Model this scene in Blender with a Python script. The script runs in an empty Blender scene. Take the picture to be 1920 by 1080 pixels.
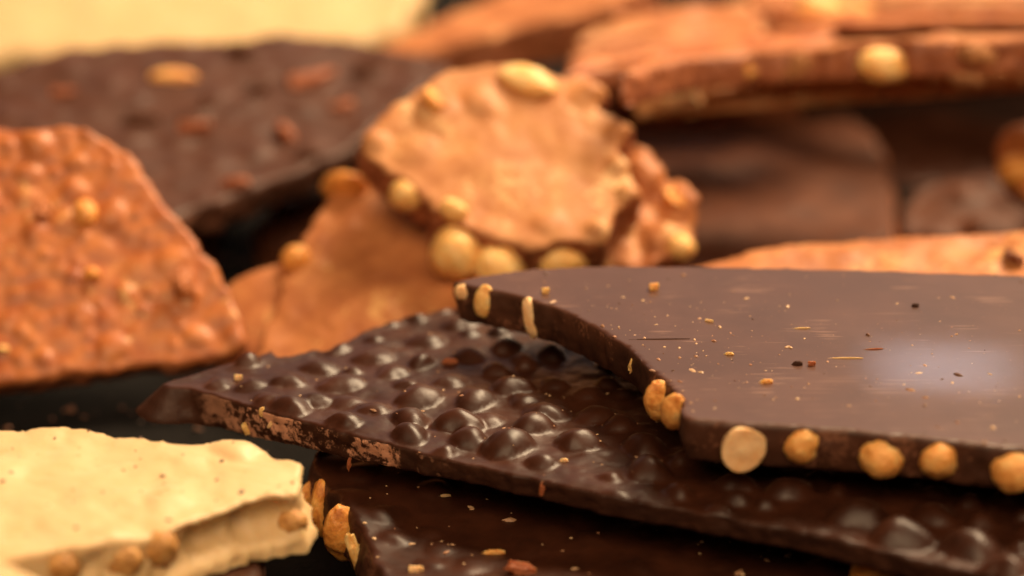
import bpy, math, random
import numpy as np
from mathutils import Vector, Matrix, kdtree
from mathutils.geometry import delaunay_2d_cdt

sc = bpy.context.scene
COL = sc.collection
PI = math.pi

# ------------------------------------------------------------------ camera
CAM = np.array([0.0, 0.0, 0.30])
PITCH = math.radians(20.0)
LENS, SENSOR = 100.0, 36.0
cam_d = bpy.data.cameras.new('camera')
cam = bpy.data.objects.new('camera', cam_d)
COL.objects.link(cam)
cam.location = CAM
cam.rotation_euler = (PI / 2 - PITCH, 0, 0)
cam_d.lens = LENS
cam_d.sensor_width = SENSOR
cam_d.clip_start = 0.02
cam_d.clip_end = 20
cam_d.dof.use_dof = True
cam_d.dof.focus_distance = 0.676
cam_d.dof.aperture_fstop = 5.4
cam_d.dof.aperture_blades = 0
sc.camera = cam

# ------------------------------------------------------------------ world and lamps
w = bpy.data.worlds.new('World')
sc.world = w
w.use_nodes = True
bg = w.node_tree.nodes['Background']
bg.inputs[0].default_value = (0.80, 0.62, 0.52, 1)
bg.inputs[1].default_value = 0.012


def area(name, loc, target, sx, sy, power, color):
    l = bpy.data.lights.new(name, 'AREA')
    l.shape = 'RECTANGLE'
    l.size, l.size_y = sx, sy
    l.energy = power
    l.color = color
    o = bpy.data.objects.new(name, l)
    COL.objects.link(o)
    o.location = loc
    d = Vector(target) - Vector(loc)
    o.rotation_euler = d.to_track_quat('-Z', 'Y').to_euler()
    return o


area('ceiling_lamp', (0.72, 1.45, 1.38), (0.0, 0.75, 0.03), 0.95, 0.75, 70.0, (1.0, 0.75, 0.47))
area('front_lamp', (0.00, -0.60, 1.35), (0.0, 0.75, 0.04), 1.7, 1.0, 31.0, (1.0, 0.71, 0.42))
area('shop_window', (0.0, 2.9, 0.95), (0.0, 0.75, 0.04), 2.6, 1.0, 4.2, (1.0, 0.79, 0.73))
area('window_strip', (0.3135, 1.919, 0.571), (0.1008, 0.6173, 0.0555), 0.115, 0.007, 0.042, (0.88, 0.88, 1.0)).data.shape = 'ELLIPSE'

sc.view_settings.view_transform = 'Standard'
sc.view_settings.look = 'None'
sc.view_settings.gamma = 1
sc.view_settings.exposure = 0.0
sc.view_settings.use_curve_mapping = False
sc.cycles.use_denoising = True
sc.cycles.max_bounces = 8

# ------------------------------------------------------------------ measuring helpers
FWD = np.array([0, math.cos(PITCH), -math.sin(PITCH)])
UPV = np.array([0, math.sin(PITCH), math.cos(PITCH)])
RGT = np.array([1.0, 0, 0])
KPX = SENSOR / LENS / 1920.0                # metres per pixel per metre of depth


def ray(px, py):
    return FWD + RGT * ((px - 960) * KPX) - UPV * ((py - 540) * KPX)


class Plane:
    """A slab's top plane: anchor point, axes ex, ey in the plane, normal n."""

    def __init__(self, px, py, z=None, depth=None, tilt=0.0, roll=0.0):
        r = ray(px, py)
        t = depth if depth is not None else (z - CAM[2]) / r[2]
        self.o = CAM + r * t
        a, b = math.radians(tilt), math.radians(roll)
        n = np.array([math.sin(b), -math.sin(a) * math.cos(b), math.cos(a) * math.cos(b)])
        self.n = n / np.linalg.norm(n)
        ex = RGT - self.n * self.n[0]
        self.ex = ex / np.linalg.norm(ex)
        self.ey = np.cross(self.n, self.ex)

    def hit(self, px, py, dz=0.0):
        r = ray(px, py)
        t = np.dot(self.o + self.n * dz - CAM, self.n) / np.dot(r, self.n)
        p = CAM + r * t - self.o
        return np.array([p @ self.ex, p @ self.ey, dz]), t

    def matrix(self):
        m = Matrix.Identity(4)
        for i in range(3):
            m[i][0], m[i][1], m[i][2], m[i][3] = self.ex[i], self.ey[i], self.n[i], self.o[i]
        return m


# ------------------------------------------------------------------ noise
def _hash(ix, iy, iz, seed):
    h = (ix * 374761393 + iy * 668265263 + iz * 2147483647 + seed * 974634777) & 0xFFFFFFFF
    h = ((h ^ (h >> 13)) * 1274126177) & 0xFFFFFFFF
    h = ((h ^ (h >> 16)) * 2246822519) & 0xFFFFFFFF
    return ((h ^ (h >> 15)) & 0xFFFFFF) / float(0xFFFFFF)


def vnoise(p, seed=0):
    """value noise in -1..1 for an (N,3) array"""
    p = np.asarray(p, float)
    i = np.floor(p).astype(np.int64)
    f = p - i
    u = f * f * f * (f * (f * 6 - 15) + 10)
    r = 0
    for dx in (0, 1):
        wx = u[:, 0] if dx else 1 - u[:, 0]
        for dy in (0, 1):
            wy = u[:, 1] if dy else 1 - u[:, 1]
            for dz in (0, 1):
                wz = u[:, 2] if dz else 1 - u[:, 2]
                r = r + wx * wy * wz * _hash(i[:, 0] + dx, i[:, 1] + dy, i[:, 2] + dz, seed)
    return r * 2 - 1


def fbm(p, seed=0, octs=4, gain=0.5):
    p = np.asarray(p, float)
    a, r, k = 1.0, 0, 1.0
    for o in range(octs):
        r = r + a * vnoise(p * k + o * 17.3, seed + o)
        a *= gain
        k *= 2.03
    return r


def xy3(x, y, s, z=0.0):
    return np.stack([x / s, y / s, np.full_like(x, z)], 1)


# ------------------------------------------------------------------ materials
def newmat(name):
    m = bpy.data.materials.new(name)
    m.use_nodes = True
    nt = m.node_tree
    return m, nt, nt.nodes['Principled BSDF']


def N(nt, t, **kw):
    n = nt.nodes.new(t)
    for k, v in kw.items():
        if k in n.inputs:
            n.inputs[k].default_value = v
        else:
            setattr(n, k, v)
    return n


def noise_node(nt, vec, scale, detail=4, rough=0.55):
    n = N(nt, 'ShaderNodeTexNoise', Scale=scale, Detail=detail, Roughness=rough)
    nt.links.new(vec, n.inputs['Vector'])
    return n


def ramp(nt, fac, stops):
    r = nt.nodes.new('ShaderNodeValToRGB')
    e = r.color_ramp.elements
    while len(e) < len(stops):
        e.new(0.5)
    for el, (p, c) in zip(e, stops):
        el.position = p
        el.color = (*c, 1) if len(c) == 3 else c
    nt.links.new(fac, r.inputs[0])
    return r


def mix(nt, fac, a, b, blend='MIX'):
    m = nt.nodes.new('ShaderNodeMix')
    m.data_type = 'RGBA'
    m.blend_type = blend
    if isinstance(fac, float):
        m.inputs[0].default_value = fac
    else:
        nt.links.new(fac, m.inputs[0])
    for v, s in ((a, 6), (b, 7)):
        if isinstance(v, tuple):
            m.inputs[s].default_value = (*v, 1)
        else:
            nt.links.new(v, m.inputs[s])
    return m.outputs[2]


def bump(nt, height, strength, dist, prev=None):
    b = N(nt, 'ShaderNodeBump', Strength=strength, Distance=dist)
    nt.links.new(height, b.inputs['Height'])
    if prev is not None:
        nt.links.new(prev, b.inputs['Normal'])
    return b.outputs[0]


def choc_mat(name, base, vary, rough=0.42, coat=0.0, coat_rough=0.15, sss=0.0, grain=0.25,
             blot=90.0, dust=None, dust_amt=0.0, dust_scale=700.0, spec=0.5, relief=0.0004, stain=None):
    m, nt, b = newmat(name)
    tc = nt.nodes.new('ShaderNodeTexCoord').outputs['Object']
    n1 = noise_node(nt, tc, blot, 5, 0.6)
    r1 = ramp(nt, n1.outputs[0], [(0.32, base), (0.68, vary)])
    col = r1.outputs[0]
    if dust:
        n2 = noise_node(nt, tc, dust_scale, 6, 0.7)
        n3 = noise_node(nt, tc, dust_scale * 0.13, 3, 0.5)
        s = N(nt, 'ShaderNodeMath', operation='MULTIPLY')
        nt.links.new(n2.outputs[0], s.inputs[0])
        nt.links.new(n3.outputs[0], s.inputs[1])
        rr = ramp(nt, s.outputs[0], [(0.30 - dust_amt * 0.12, (0, 0, 0)), (0.36 - dust_amt * 0.12, (1, 1, 1))])
        fac = rr.outputs[0]
        if stain:
            vd = N(nt, 'ShaderNodeVectorMath', operation='DISTANCE')
            nt.links.new(tc, vd.inputs[0])
            vd.inputs[1].default_value = stain[0]
            mr = N(nt, 'ShaderNodeMapRange')
            mr.inputs['From Min'].default_value = stain[1]
            mr.inputs['From Max'].default_value = stain[1] * 0.55
            nt.links.new(vd.outputs['Value'], mr.inputs['Value'])
            mm = N(nt, 'ShaderNodeMath', operation='MULTIPLY')
            nt.links.new(fac, mm.inputs[0])
            nt.links.new(mr.outputs[0], mm.inputs[1])
            fac = mm.outputs[0]
        col = mix(nt, fac, col, dust)
    nt.links.new(col, b.inputs['Base Color'])
    n4 = noise_node(nt, tc, 420, 4, 0.6)
    rg = N(nt, 'ShaderNodeMapRange')
    rg.inputs['To Min'].default_value = max(0.05, rough - 0.10)
    rg.inputs['To Max'].default_value = rough + 0.12
    nt.links.new(n4.outputs[0], rg.inputs['Value'])
    nt.links.new(rg.outputs[0], b.inputs['Roughness'])
    n5 = noise_node(nt, tc, 260, 5, 0.6)
    n6 = noise_node(nt, tc, 1600, 3, 0.6)
    nrm = bump(nt, n5.outputs[0], grain, relief)
    nrm = bump(nt, n6.outputs[0], grain * 0.6, relief * 0.3, nrm)
    nt.links.new(nrm, b.inputs['Normal'])
    b.inputs['Specular IOR Level'].default_value = spec
    b.inputs['Coat Weight'].default_value = coat
    b.inputs['Coat Roughness'].default_value = coat_rough
    if sss:
        b.inputs['Subsurface Weight'].default_value = sss
        b.inputs['Subsurface Radius'].default_value = (1.0, 0.55, 0.25)
        b.inputs['Subsurface Scale'].default_value = 0.0025
    return m


M = {}
M['dark_rough'] = choc_mat('dark_chocolate_bumpy', (0.028, 0.0080, 0.0038), (0.056, 0.0160, 0.0072), 0.40, 0.0, 0.22, grain=0.18, spec=0.36)
M['dark_break'] = choc_mat('dark_chocolate_break', (0.028, 0.009, 0.005), (0.055, 0.018, 0.009), 0.55, grain=0.8,
                           dust=(0.56, 0.28, 0.18), dust_amt=0.52, dust_scale=520, spec=0.3, stain=((-0.028, -0.008, -0.004), 0.040))
M['dark_break_clean'] = choc_mat('dark_chocolate_clean_break', (0.034, 0.0115, 0.0065), (0.088, 0.030, 0.0155), 0.55, grain=0.8,
                                 dust=(0.20, 0.08, 0.045), dust_amt=0.1, dust_scale=800, spec=0.3)
M['blocker_shade'] = choc_mat('light_blocker_shade', (0.022, 0.008, 0.005), (0.04, 0.015, 0.009), 0.65, grain=0.5, spec=0.12)  # near-black colour standing in for shade on the added light-blocking slab
M['dark_back'] = choc_mat('dark_chocolate_matt', (0.054, 0.0170, 0.0090), (0.090, 0.030, 0.016), 0.50, grain=0.6, spec=0.28)
M['milk'] = choc_mat('milk_chocolate', (0.31, 0.092, 0.030), (0.56, 0.220, 0.080), 0.48, grain=0.6, sss=0.05, spec=0.28, dust=(0.66, 0.34, 0.13), dust_amt=-0.15, dust_scale=330, blot=70)
M['milk_pale'] = choc_mat('milk_chocolate_pale', (0.41, 0.148, 0.050), (0.62, 0.290, 0.118), 0.48, grain=0.6, blot=75, sss=0.05, spec=0.28, dust=(0.74, 0.44, 0.21), dust_amt=-0.12, dust_scale=330)
M['milk_deep'] = choc_mat('milk_chocolate_reddish', (0.33, 0.075, 0.018), (0.60, 0.205, 0.058), 0.44, grain=0.4, blot=110, sss=0.08, spec=0.45, dust=(0.70, 0.36, 0.13), dust_amt=-0.25, dust_scale=300)
M['milk_break'] = choc_mat('milk_chocolate_break', (0.20, 0.052, 0.020), (0.48, 0.165, 0.070), 0.50, grain=1.0, blot=200, sss=0.05)
M['milk_shade_brown'] = choc_mat('milk_chocolate_shade_brown', (0.065, 0.020, 0.0095), (0.125, 0.040, 0.017), 0.55, grain=0.6, spec=0.2)  # milk darkened in colour to imitate shade on slabs; plain brown on small chips
M['white'] = choc_mat('white_chocolate', (0.62, 0.425, 0.215), (0.68, 0.49, 0.27), 0.45, grain=0.5, blot=60, sss=0.25, spec=0.35,
                      dust=(0.42, 0.24, 0.08), dust_amt=-0.62, dust_scale=420)
M['white_break'] = choc_mat('white_chocolate_break', (0.66, 0.43, 0.20), (0.73, 0.51, 0.27), 0.5, grain=0.8, blot=110, sss=0.35)


def smooth_dark():
    """moulded side of a dark slab: satin, scuffed with fine scratches and pale flecks"""
    m, nt, b = newmat('dark_chocolate_smooth')
    tc = nt.nodes.new('ShaderNodeTexCoord').outputs['Object']
    n1 = noise_node(nt, tc, 40, 5, 0.6)
    col = ramp(nt, n1.outputs[0], [(0.3, (0.060, 0.0205, 0.0112)), (0.7, (0.085, 0.030, 0.0165))]).outputs[0]
    mp = N(nt, 'ShaderNodeMapping')
    mp.inputs['Scale'].default_value = (60, 900, 200)
    mp.inputs['Rotation'].default_value = (0, 0, 0.10)
    nt.links.new(tc, mp.inputs['Vector'])
    ns = noise_node(nt, mp.outputs[0], 1.0, 3, 0.5)
    nm = noise_node(nt, tc, 55, 3, 0.5)
    mu = N(nt, 'ShaderNodeMath', operation='MULTIPLY')
    nt.links.new(ns.outputs[0], mu.inputs[0])
    nt.links.new(nm.outputs[0], mu.inputs[1])
    sr = ramp(nt, mu.outputs[0], [(0.345, (0, 0, 0)), (0.40, (0.5, 0.5, 0.5))])
    col = mix(nt, sr.outputs[0], col, (0.24, 0.12, 0.08))
    mp2 = N(nt, 'ShaderNodeMapping')
    mp2.inputs['Scale'].default_value = (45, 1100, 200)
    mp2.inputs['Rotation'].default_value = (0, 0, -0.42)
    nt.links.new(tc, mp2.inputs['Vector'])
    nq = noise_node(nt, mp2.outputs[0], 1.0, 2, 0.5)
    nz = noise_node(nt, tc, 38, 3, 0.5)
    mq = N(nt, 'ShaderNodeMath', operation='MULTIPLY')
    nt.links.new(nq.outputs[0], mq.inputs[0])
    nt.links.new(nz.outputs[0], mq.inputs[1])
    sq = ramp(nt, mq.outputs[0], [(0.365, (0, 0, 0)), (0.42, (0.4, 0.4, 0.4))])
    col = mix(nt, sq.outputs[0], col, (0.20, 0.10, 0.065))
    nb = noise_node(nt, tc, 24, 6, 0.7)
    bl = ramp(nt, nb.outputs[0], [(0.45, (0, 0, 0)), (0.75, (0.35, 0.35, 0.35))])
    col = mix(nt, bl.outputs[0], col, (0.15, 0.07, 0.05))
    n7 = noise_node(nt, tc, 900, 2, 0.5)
    fr = ramp(nt, n7.outputs[0], [(0.70, (0, 0, 0)), (0.76, (0.7, 0.7, 0.7))])
    col = mix(nt, fr.outputs[0], col, (0.26, 0.12, 0.07))
    nt.links.new(col, b.inputs['Base Color'])
    b.inputs['Roughness'].default_value = 0.40
    b.inputs['Specular IOR Level'].default_value = 0.35
    b.inputs['Coat Weight'].default_value = 0.28
    b.inputs['Coat Roughness'].default_value = 0.045
    n5 = noise_node(nt, tc, 1500, 4, 0.6)
    nrm = bump(nt, sr.outputs[0], 0.25, 0.0002)
    nrm = bump(nt, n5.outputs[0], 0.10, 0.00012, nrm)
    nt.links.new(nrm, b.inputs['Normal'])
    n9 = noise_node(nt, tc, 320, 5, 0.65)
    nt.links.new(bump(nt, n9.outputs[0], 0.007, 0.0002), b.inputs['Coat Normal'])
    return m


M['dark_smooth'] = smooth_dark()


def nut_mat(name, a, b_, c, rough=0.42, scale=1.7):
    """roasted nut flesh: pale, with toasted streaks and a few skin flecks"""
    m, nt, b = newmat(name)
    tc = nt.nodes.new('ShaderNodeTexCoord').outputs['Object']
    n1 = noise_node(nt, tc, scale, 4, 0.6)
    col = ramp(nt, n1.outputs[0], [(0.30, c), (0.48, b_), (0.68, a)]).outputs[0]
    n2 = noise_node(nt, tc, scale * 2.2, 5, 0.65)
    fr = ramp(nt, n2.outputs[0], [(0.63, (0, 0, 0)), (0.70, (0.8, 0.8, 0.8))])
    col = mix(nt, fr.outputs[0], col, tuple(x * 0.6 for x in c))
    nt.links.new(col, b.inputs['Base Color'])
    b.inputs['Roughness'].default_value = rough
    b.inputs['Subsurface Weight'].default_value = 0.25
    b.inputs['Subsurface Radius'].default_value = (1.0, 0.5, 0.2)
    b.inputs['Subsurface Scale'].default_value = 0.002
    n5 = noise_node(nt, tc, 5.0, 5, 0.6)
    nt.links.new(bump(nt, n5.outputs[0], 0.6, 0.0008), b.inputs['Normal'])
    return m


M['hazel'] = nut_mat('roasted_hazelnut', (0.96, 0.58, 0.22), (0.92, 0.43, 0.115), (0.58, 0.18, 0.03))
M['hazel_pale'] = nut_mat('cut_hazelnut', (0.95, 0.64, 0.36), (0.92, 0.55, 0.27), (0.84, 0.42, 0.16), 0.6, 1.2)
M['hazel_dull'] = nut_mat('raw_hazelnut', (0.76, 0.43, 0.15), (0.56, 0.27, 0.075), (0.24, 0.09, 0.02))
M['almond'] = nut_mat('roasted_almond', (0.94, 0.50, 0.14), (0.86, 0.36, 0.075), (0.50, 0.15, 0.025))
M['peanut'] = nut_mat('pale_peanut', (0.97, 0.66, 0.30), (0.95, 0.54, 0.18), (0.86, 0.40, 0.10))

M['crumb_red'] = nut_mat('reddish_crumb', (0.42, 0.13, 0.05), (0.36, 0.10, 0.035), (0.25, 0.06, 0.02))


def base_mat():
    m, nt, b = newmat('black_cloth')
    tc = nt.nodes.new('ShaderNodeTexCoord').outputs['Object']
    n1 = noise_node(nt, tc, 700, 4, 0.6)
    nt.links.new(ramp(nt, n1.outputs[0], [(0.3, (0.0045, 0.0035, 0.003)), (0.7, (0.010, 0.008, 0.007))]).outputs[0], b.inputs['Base Color'])
    b.inputs['Roughness'].default_value = 0.9
    b.inputs['Specular IOR Level'].default_value = 0.12
    nt.links.new(bump(nt, n1.outputs[0], 0.5, 0.0006), b.inputs['Normal'])
    return m


M['cloth'] = base_mat()


def crumb_mat(name, a, b_):
    m, nt, b = newmat(name)
    oi = nt.nodes.new('ShaderNodeNewGeometry')
    nt.links.new(ramp(nt, oi.outputs['Random Per Island'], [(0.0, a), (1.0, b_)]).outputs[0], b.inputs['Base Color'])
    b.inputs['Roughness'].default_value = 0.5
    return m


M['crumb_nut'] = crumb_mat('nut_crumb', (0.66, 0.44, 0.25), (0.30, 0.12, 0.06))
M['crumb_choc'] = crumb_mat('chocolate_crumb', (0.05, 0.018, 0.010), (0.22, 0.09, 0.045))


# ------------------------------------------------------------------ object helpers
def link_mesh(name, verts, faces, mats, parent=None, matidx=None, smooth=True):
    me = bpy.data.meshes.new(name)
    me.from_pydata([tuple(v) for v in verts], [], faces)
    for m in mats:
        me.materials.append(m)
    if matidx is not None:
        me.polygons.foreach_set('material_index', np.asarray(matidx, np.int32))
    if smooth:
        me.polygons.foreach_set('use_smooth', np.ones(len(me.polygons), bool))
    me.update()
    o = bpy.data.objects.new(name, me)
    COL.objects.link(o)
    if parent:
        o.parent = parent
    return o


def thing(name, label, cat, matrix=None, group=None):
    o = bpy.data.objects.new(name, None)
    COL.objects.link(o)
    o.empty_display_size = 0.01
    if matrix is not None:
        o.matrix_world = matrix
    o['label'] = label
    o['category'] = cat
    o['kind'] = 'thing'
    if group:
        o['group'] = group
    return o


def inside(pts, poly):
    x, y = pts[:, 0], pts[:, 1]
    r = np.zeros(len(pts), bool)
    x0, y0 = poly[:, 0], poly[:, 1]
    x1, y1 = np.roll(x0, -1), np.roll(y0, -1)
    for a, b, c, d in zip(x0, y0, x1, y1):
        if b == d:
            continue
        k = ((b > y) != (d > y)) & (x < (c - a) * (y - b) / (d - b) + a)
        r ^= k
    return r


def catmull(P, step, sharp=0.35):
    """rounded closed curve through corner points, resampled at step; sharp 1 keeps straight breaks"""
    n = len(P)
    out = []
    for i in range(n):
        p0, p1, p2, p3 = P[i - 1], P[i], P[(i + 1) % n], P[(i + 2) % n]
        L = np.linalg.norm(p2 - p1)
        k = max(1, int(round(L / step)))
        d0, d3 = np.linalg.norm(p1 - p0), np.linalg.norm(p3 - p2)
        m1 = (p2 - p0) / (L + d0 + 1e-9) * L * (1 - sharp) + (p2 - p1) * sharp
        m2 = (p3 - p1) / (L + d3 + 1e-9) * L * (1 - sharp) + (p2 - p1) * sharp
        for j in range(k):
            t = j / k
            t2, t3 = t * t, t * t * t
            out.append((2 * t3 - 3 * t2 + 1) * p1 + (t3 - 2 * t2 + t) * m1 + (-2 * t3 + 3 * t2) * p2 + (t3 - t2) * m2)
    return np.array(out)


class Slab:
    pass


def slab(name, label, plane, outline, thick, res, top_mat, side_mat, height=None, cat='chocolate', group='broken slabs of chocolate in the pile',
         ragged=0.0006, ragged_scale=0.006, wall=0.0007, wall_scale=0.005, rim=0.0006, under=0.0, seed=1, sharp=0.35, body='chocolate_body', scoop=None, fade=0.0, taper=None):
    root = thing(name, label, cat, plane.matrix(), group)
    P = np.array([plane.hit(x, y)[0][:2] for x, y in outline])
    area2 = np.sum(P[:, 0] * np.roll(P[:, 1], -1) - np.roll(P[:, 0], -1) * P[:, 1])
    if area2 < 0:
        P = P[::-1]
    B = catmull(P, res, sharp)
    # ragged break
    tg = np.roll(B, -1, 0) - np.roll(B, 1, 0)
    tg /= np.linalg.norm(tg, axis=1)[:, None] + 1e-12
    nr = np.stack([tg[:, 1], -tg[:, 0]], 1)
    rg = fbm(xy3(B[:, 0], B[:, 1], ragged_scale, seed * 3.1), seed, 4, 0.55) * ragged
    B = B + nr * rg[:, None]
    m = len(B)
    lo, hi = B.min(0), B.max(0)
    gx = np.arange(lo[0], hi[0], res)
    gy = np.arange(lo[1], hi[1], res * 0.866)
    X, Y = np.meshgrid(gx, gy)
    X[1::2] += res * 0.5
    pts = np.stack([X.ravel(), Y.ravel()], 1)
    rng = np.random.default_rng(seed)
    pts += rng.uniform(-0.15, 0.15, pts.shape) * res
    pts = pts[inside(pts, B)]
    kd = kdtree.KDTree(m)
    for i, b in enumerate(B):
        kd.insert((b[0], b[1], 0), i)
    kd.balance()
    dist = np.array([kd.find((p[0], p[1], 0))[2] for p in pts])
    keep = dist > res * 0.55
    pts, dist = pts[keep], dist[keep]
    allp = np.vstack([B, pts])
    res_ = delaunay_2d_cdt([Vector(p) for p in allp], [(i, (i + 1) % m) for i in range(m)], [], 1, 1e-9)
    V2 = np.array([(v[0], v[1]) for v in res_[0]])
    tris = [tuple(f) for f in res_[2]]
    orig = res_[3]
    idx = {}
    for k, o in enumerate(orig):
        for q in o:
            idx[q] = k
    bi = [idx[i] for i in range(m)]
    dfull = np.zeros(len(V2))
    d_all = np.concatenate([np.zeros(m), dist])
    for k, o in enumerate(orig):
        dfull[k] = d_all[o[0]] if len(o) else 0
    z = np.zeros(len(V2)) if height is None else height(V2[:, 0], V2[:, 1])
    if fade:
        q = np.clip(dfull / fade, 0, 1)
        z = z * (0.12 + 0.88 * q * q * (3 - 2 * q))
    e = np.clip(1 - dfull / rim, 0, 1)
    z = z - rim * (1 - np.sqrt(np.clip(1 - e * e, 0, 1))) * 0.8
    top = np.column_stack([V2, z])
    nv = len(top)
    verts = [top]
    # wall rings
    K = max(5, int(thick / res))
    zt = z[bi]
    tg = np.roll(B, -1, 0) - np.roll(B, 1, 0)
    tg = (np.roll(tg, 1, 0) + tg * 2 + np.roll(tg, -1, 0))
    tg /= np.linalg.norm(tg, axis=1)[:, None] + 1e-12
    nr = np.stack([tg[:, 1], -tg[:, 0]], 1)
    Bt = V2[bi]
    for _ in range(6):
        nr = np.roll(nr, 1, 0) + nr * 2 + np.roll(nr, -1, 0)
        nr /= np.linalg.norm(nr, axis=1)[:, None] + 1e-12
    th = np.full(m, thick) if taper is None else taper(Bt) * thick
    for k in range(1, K + 1):
        t = k / K
        zz = zt * (1 - t) - th * t
        off = fbm(np.column_stack([Bt[:, 0] / wall_scale, Bt[:, 1] / wall_scale, zz / wall_scale]), seed + 50, 5, 0.55) * wall * min(1.0, t * 3)
        off = off - (under(Bt) * t if callable(under) else under * t * t) + rim * 0.35 * math.sin(min(1, t * 4) * PI / 2)
        if t > 0.85:
            off = off - rim * ((t - 0.85) / 0.15) ** 2
        if scoop is not None:
            off = off + scoop(Bt, t)
        verts.append(np.column_stack([Bt + nr * off[:, None], zz]))
    bottom = np.column_stack([V2, np.full(nv, -thick)])
    # bottom sheet: pull towards wall's last ring on the boundary
    last = verts[-1]
    verts = np.vstack(verts)
    faces = list(tris)
    mi = [0] * len(tris)
    ring = [bi] + [[nv + (k - 1) * m + i for i in range(m)] for k in range(1, K + 1)]
    for k in range(K):
        a, b = ring[k], ring[k + 1]
        for i in range(m):
            j = (i + 1) % m
            faces.append((a[j], a[i], b[i], b[j]))
            mi.append(1)
    # bottom: coarse cap from the last ring
    r2 = delaunay_2d_cdt([Vector(p[:2]) for p in last], [(i, (i + 1) % m) for i in range(m)], [], 1, 1e-9)
    cap = np.array([(v[0], v[1], last[o_[0]][2] if len(o_) else -thick) for v, o_ in zip(r2[0], r2[3])])
    off0 = len(verts)
    verts = np.vstack([verts, cap])
    for f in r2[2]:
        faces.append(tuple(off0 + q for q in reversed(f)))
        mi.append(1)
    o = link_mesh(body, verts, faces, [top_mat, side_mat], root, mi)
    s = Slab()
    s.under = under
    s.root, s.plane, s.thick, s.body, s.B, s.height = root, plane, thick, o, B, height
    zs = [(plane.o + plane.ex * b[0] + plane.ey * b[1])[2] for b in B]
    print('SLAB %-24s verts %7d  z %.4f..%.4f' % (name, len(verts), min(zs), max(zs)))
    return s


# ------------------------------------------------------------------ nuts
def sphere_grid(nu, nv):
    v, f = [(0, 0, 1)], []
    for i in range(1, nv):
        a = PI * i / nv
        for j in range(nu):
            b = 2 * PI * j / nu
            v.append((math.sin(a) * math.cos(b), math.sin(a) * math.sin(b), math.cos(a)))
    v.append((0, 0, -1))
    for j in range(nu):
        f.append((0, 1 + j, 1 + (j + 1) % nu))
    for i in range(nv - 2):
        for j in range(nu):
            a, b = 1 + i * nu + j, 1 + i * nu + (j + 1) % nu
            f.append((a, a + nu, b + nu, b))
    s = 1 + (nv - 2) * nu
    for j in range(nu):
        f.append((s + j, len(v) - 1, s + (j + 1) % nu))
    return np.array(v, float), f


NUTS = {}


def nut_mesh(kind, variant, mat):
    """unit-size (radius 1) nut; z is the long or pointed axis"""
    key = (kind, variant, mat)
    if key in NUTS:
        return NUTS[key]
    v, f = sphere_grid(32, 22)
    s = 10 + variant * 7
    n = fbm(v * 1.3, s, 3)
    fine = fbm(v * 4.5, s + 3, 3)
    r = 1 + (0.10 * n + 0.05 * fine) * (0.3 if kind == 'cut_hazelnut' else 0.75 if kind == 'hazelnut' else 1.0)
    th = np.arctan2(v[:, 1], v[:, 0])
    if kind in ('hazelnut', 'cut_hazelnut'):
        r += 0.13 * np.clip(v[:, 2], 0, 1) ** 5                      # pointed tip
        r -= 0.10 * np.clip(-v[:, 2] - 0.75, 0, 1) / 0.25            # flat base
        r += 0.018 * np.cos(th * 9 + 3 * n) * (1 - v[:, 2] ** 2)     # shallow ribs
        p = v * r[:, None] * np.array([1.0, 0.94, 1.0])
        if kind == 'cut_hazelnut':
            p[:, 1] = np.maximum(p[:, 1], -0.22 + 0.03 * fine - 0.07 * np.exp(-((v[:, 0] ** 2 + v[:, 2] ** 2) / 0.10)))
    elif kind == 'almond':
        p = v * r[:, None] * np.array([0.62, 0.40, 1.0])
        taper = 1 - 0.35 * np.clip(v[:, 2], 0, 1) ** 2
        p[:, 0] *= taper
        p[:, 1] *= taper
    elif kind == 'half':
        p = v * r[:, None] * np.array([0.72, 0.66, 1.0])
        flat = -0.06 + 0.05 * fine
        g = -0.16 * np.exp(-(v[:, 0] / 0.16) ** 2)
        p[:, 1] = np.maximum(p[:, 1], flat - g)
    elif kind == 'peanut':
        r += 0.10 * np.abs(v[:, 2]) ** 3
        p = v * r[:, None] * np.array([0.74, 0.70, 1.0])
        groove = np.exp(-((v[:, 0] / 0.10) ** 2)) * (v[:, 1] < 0) * 0.10
        p[:, 1] += groove
    elif kind == 'chip':
        p = v * (r + 0.28 * n)[:, None] * np.array([0.75, 0.4, 1.0])
        p = np.round(p * 2.2) / 2.2 * 0.55 + p * 0.45
    me = bpy.data.meshes.new(kind)
    me.from_pydata([tuple(q) for q in p], [], f)
    me.materials.append(M[mat])
    me.polygons.foreach_set('use_smooth', np.ones(len(me.polygons), bool))
    me.update()
    NUTS[key] = me
    return me


def nut(s, name, kind, px, py, width, variant=0, mat='hazel', level=0.5, rot=(0, 0, 0), push=0.25, stretch=(1, 1, 1), label=None):
    """embed a nut in slab s where the pixel's ray meets the level between top (0) and bottom (1); width in pixels"""
    if level < 0.05:                                   # lying in the top face
        p, t = s.plane.hit(px, py, -s.thick * level)
    else:                                              # in the broken wall: follow the ray down until it enters the outline
        for lv in np.linspace(0, 1, 41):
            p, t = s.plane.hit(px, py, -s.thick * lv)
            if inside(np.array([p[:2]]), s.B)[0]:
                break
    rad = width * 0.5 * t * KPX
    # push into the slab, away from the camera, along the slab's plane
    d = np.array([ray(px, py) @ s.plane.ex, ray(px, py) @ s.plane.ey, 0])
    d /= np.linalg.norm(d)
    p = p + d * rad * push
    if level >= 0.05 and not callable(s.under):
        p = p + d * s.under * lv * lv
    if level >= 0.05 and s.thick > 0.0095 and kind in ('hazelnut', 'cut_hazelnut'):
        p[2] = min(p[2], -rad * 1.04)
    o = bpy.data.objects.new(name, nut_mesh(kind, variant, mat))
    COL.objects.link(o)
    o.parent = s.root
    o.location = p
    o.rotation_euler = [math.radians(a) for a in rot]
    o.scale = [rad * q for q in stretch]
    if label:
        o['label'] = label
    return o


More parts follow.
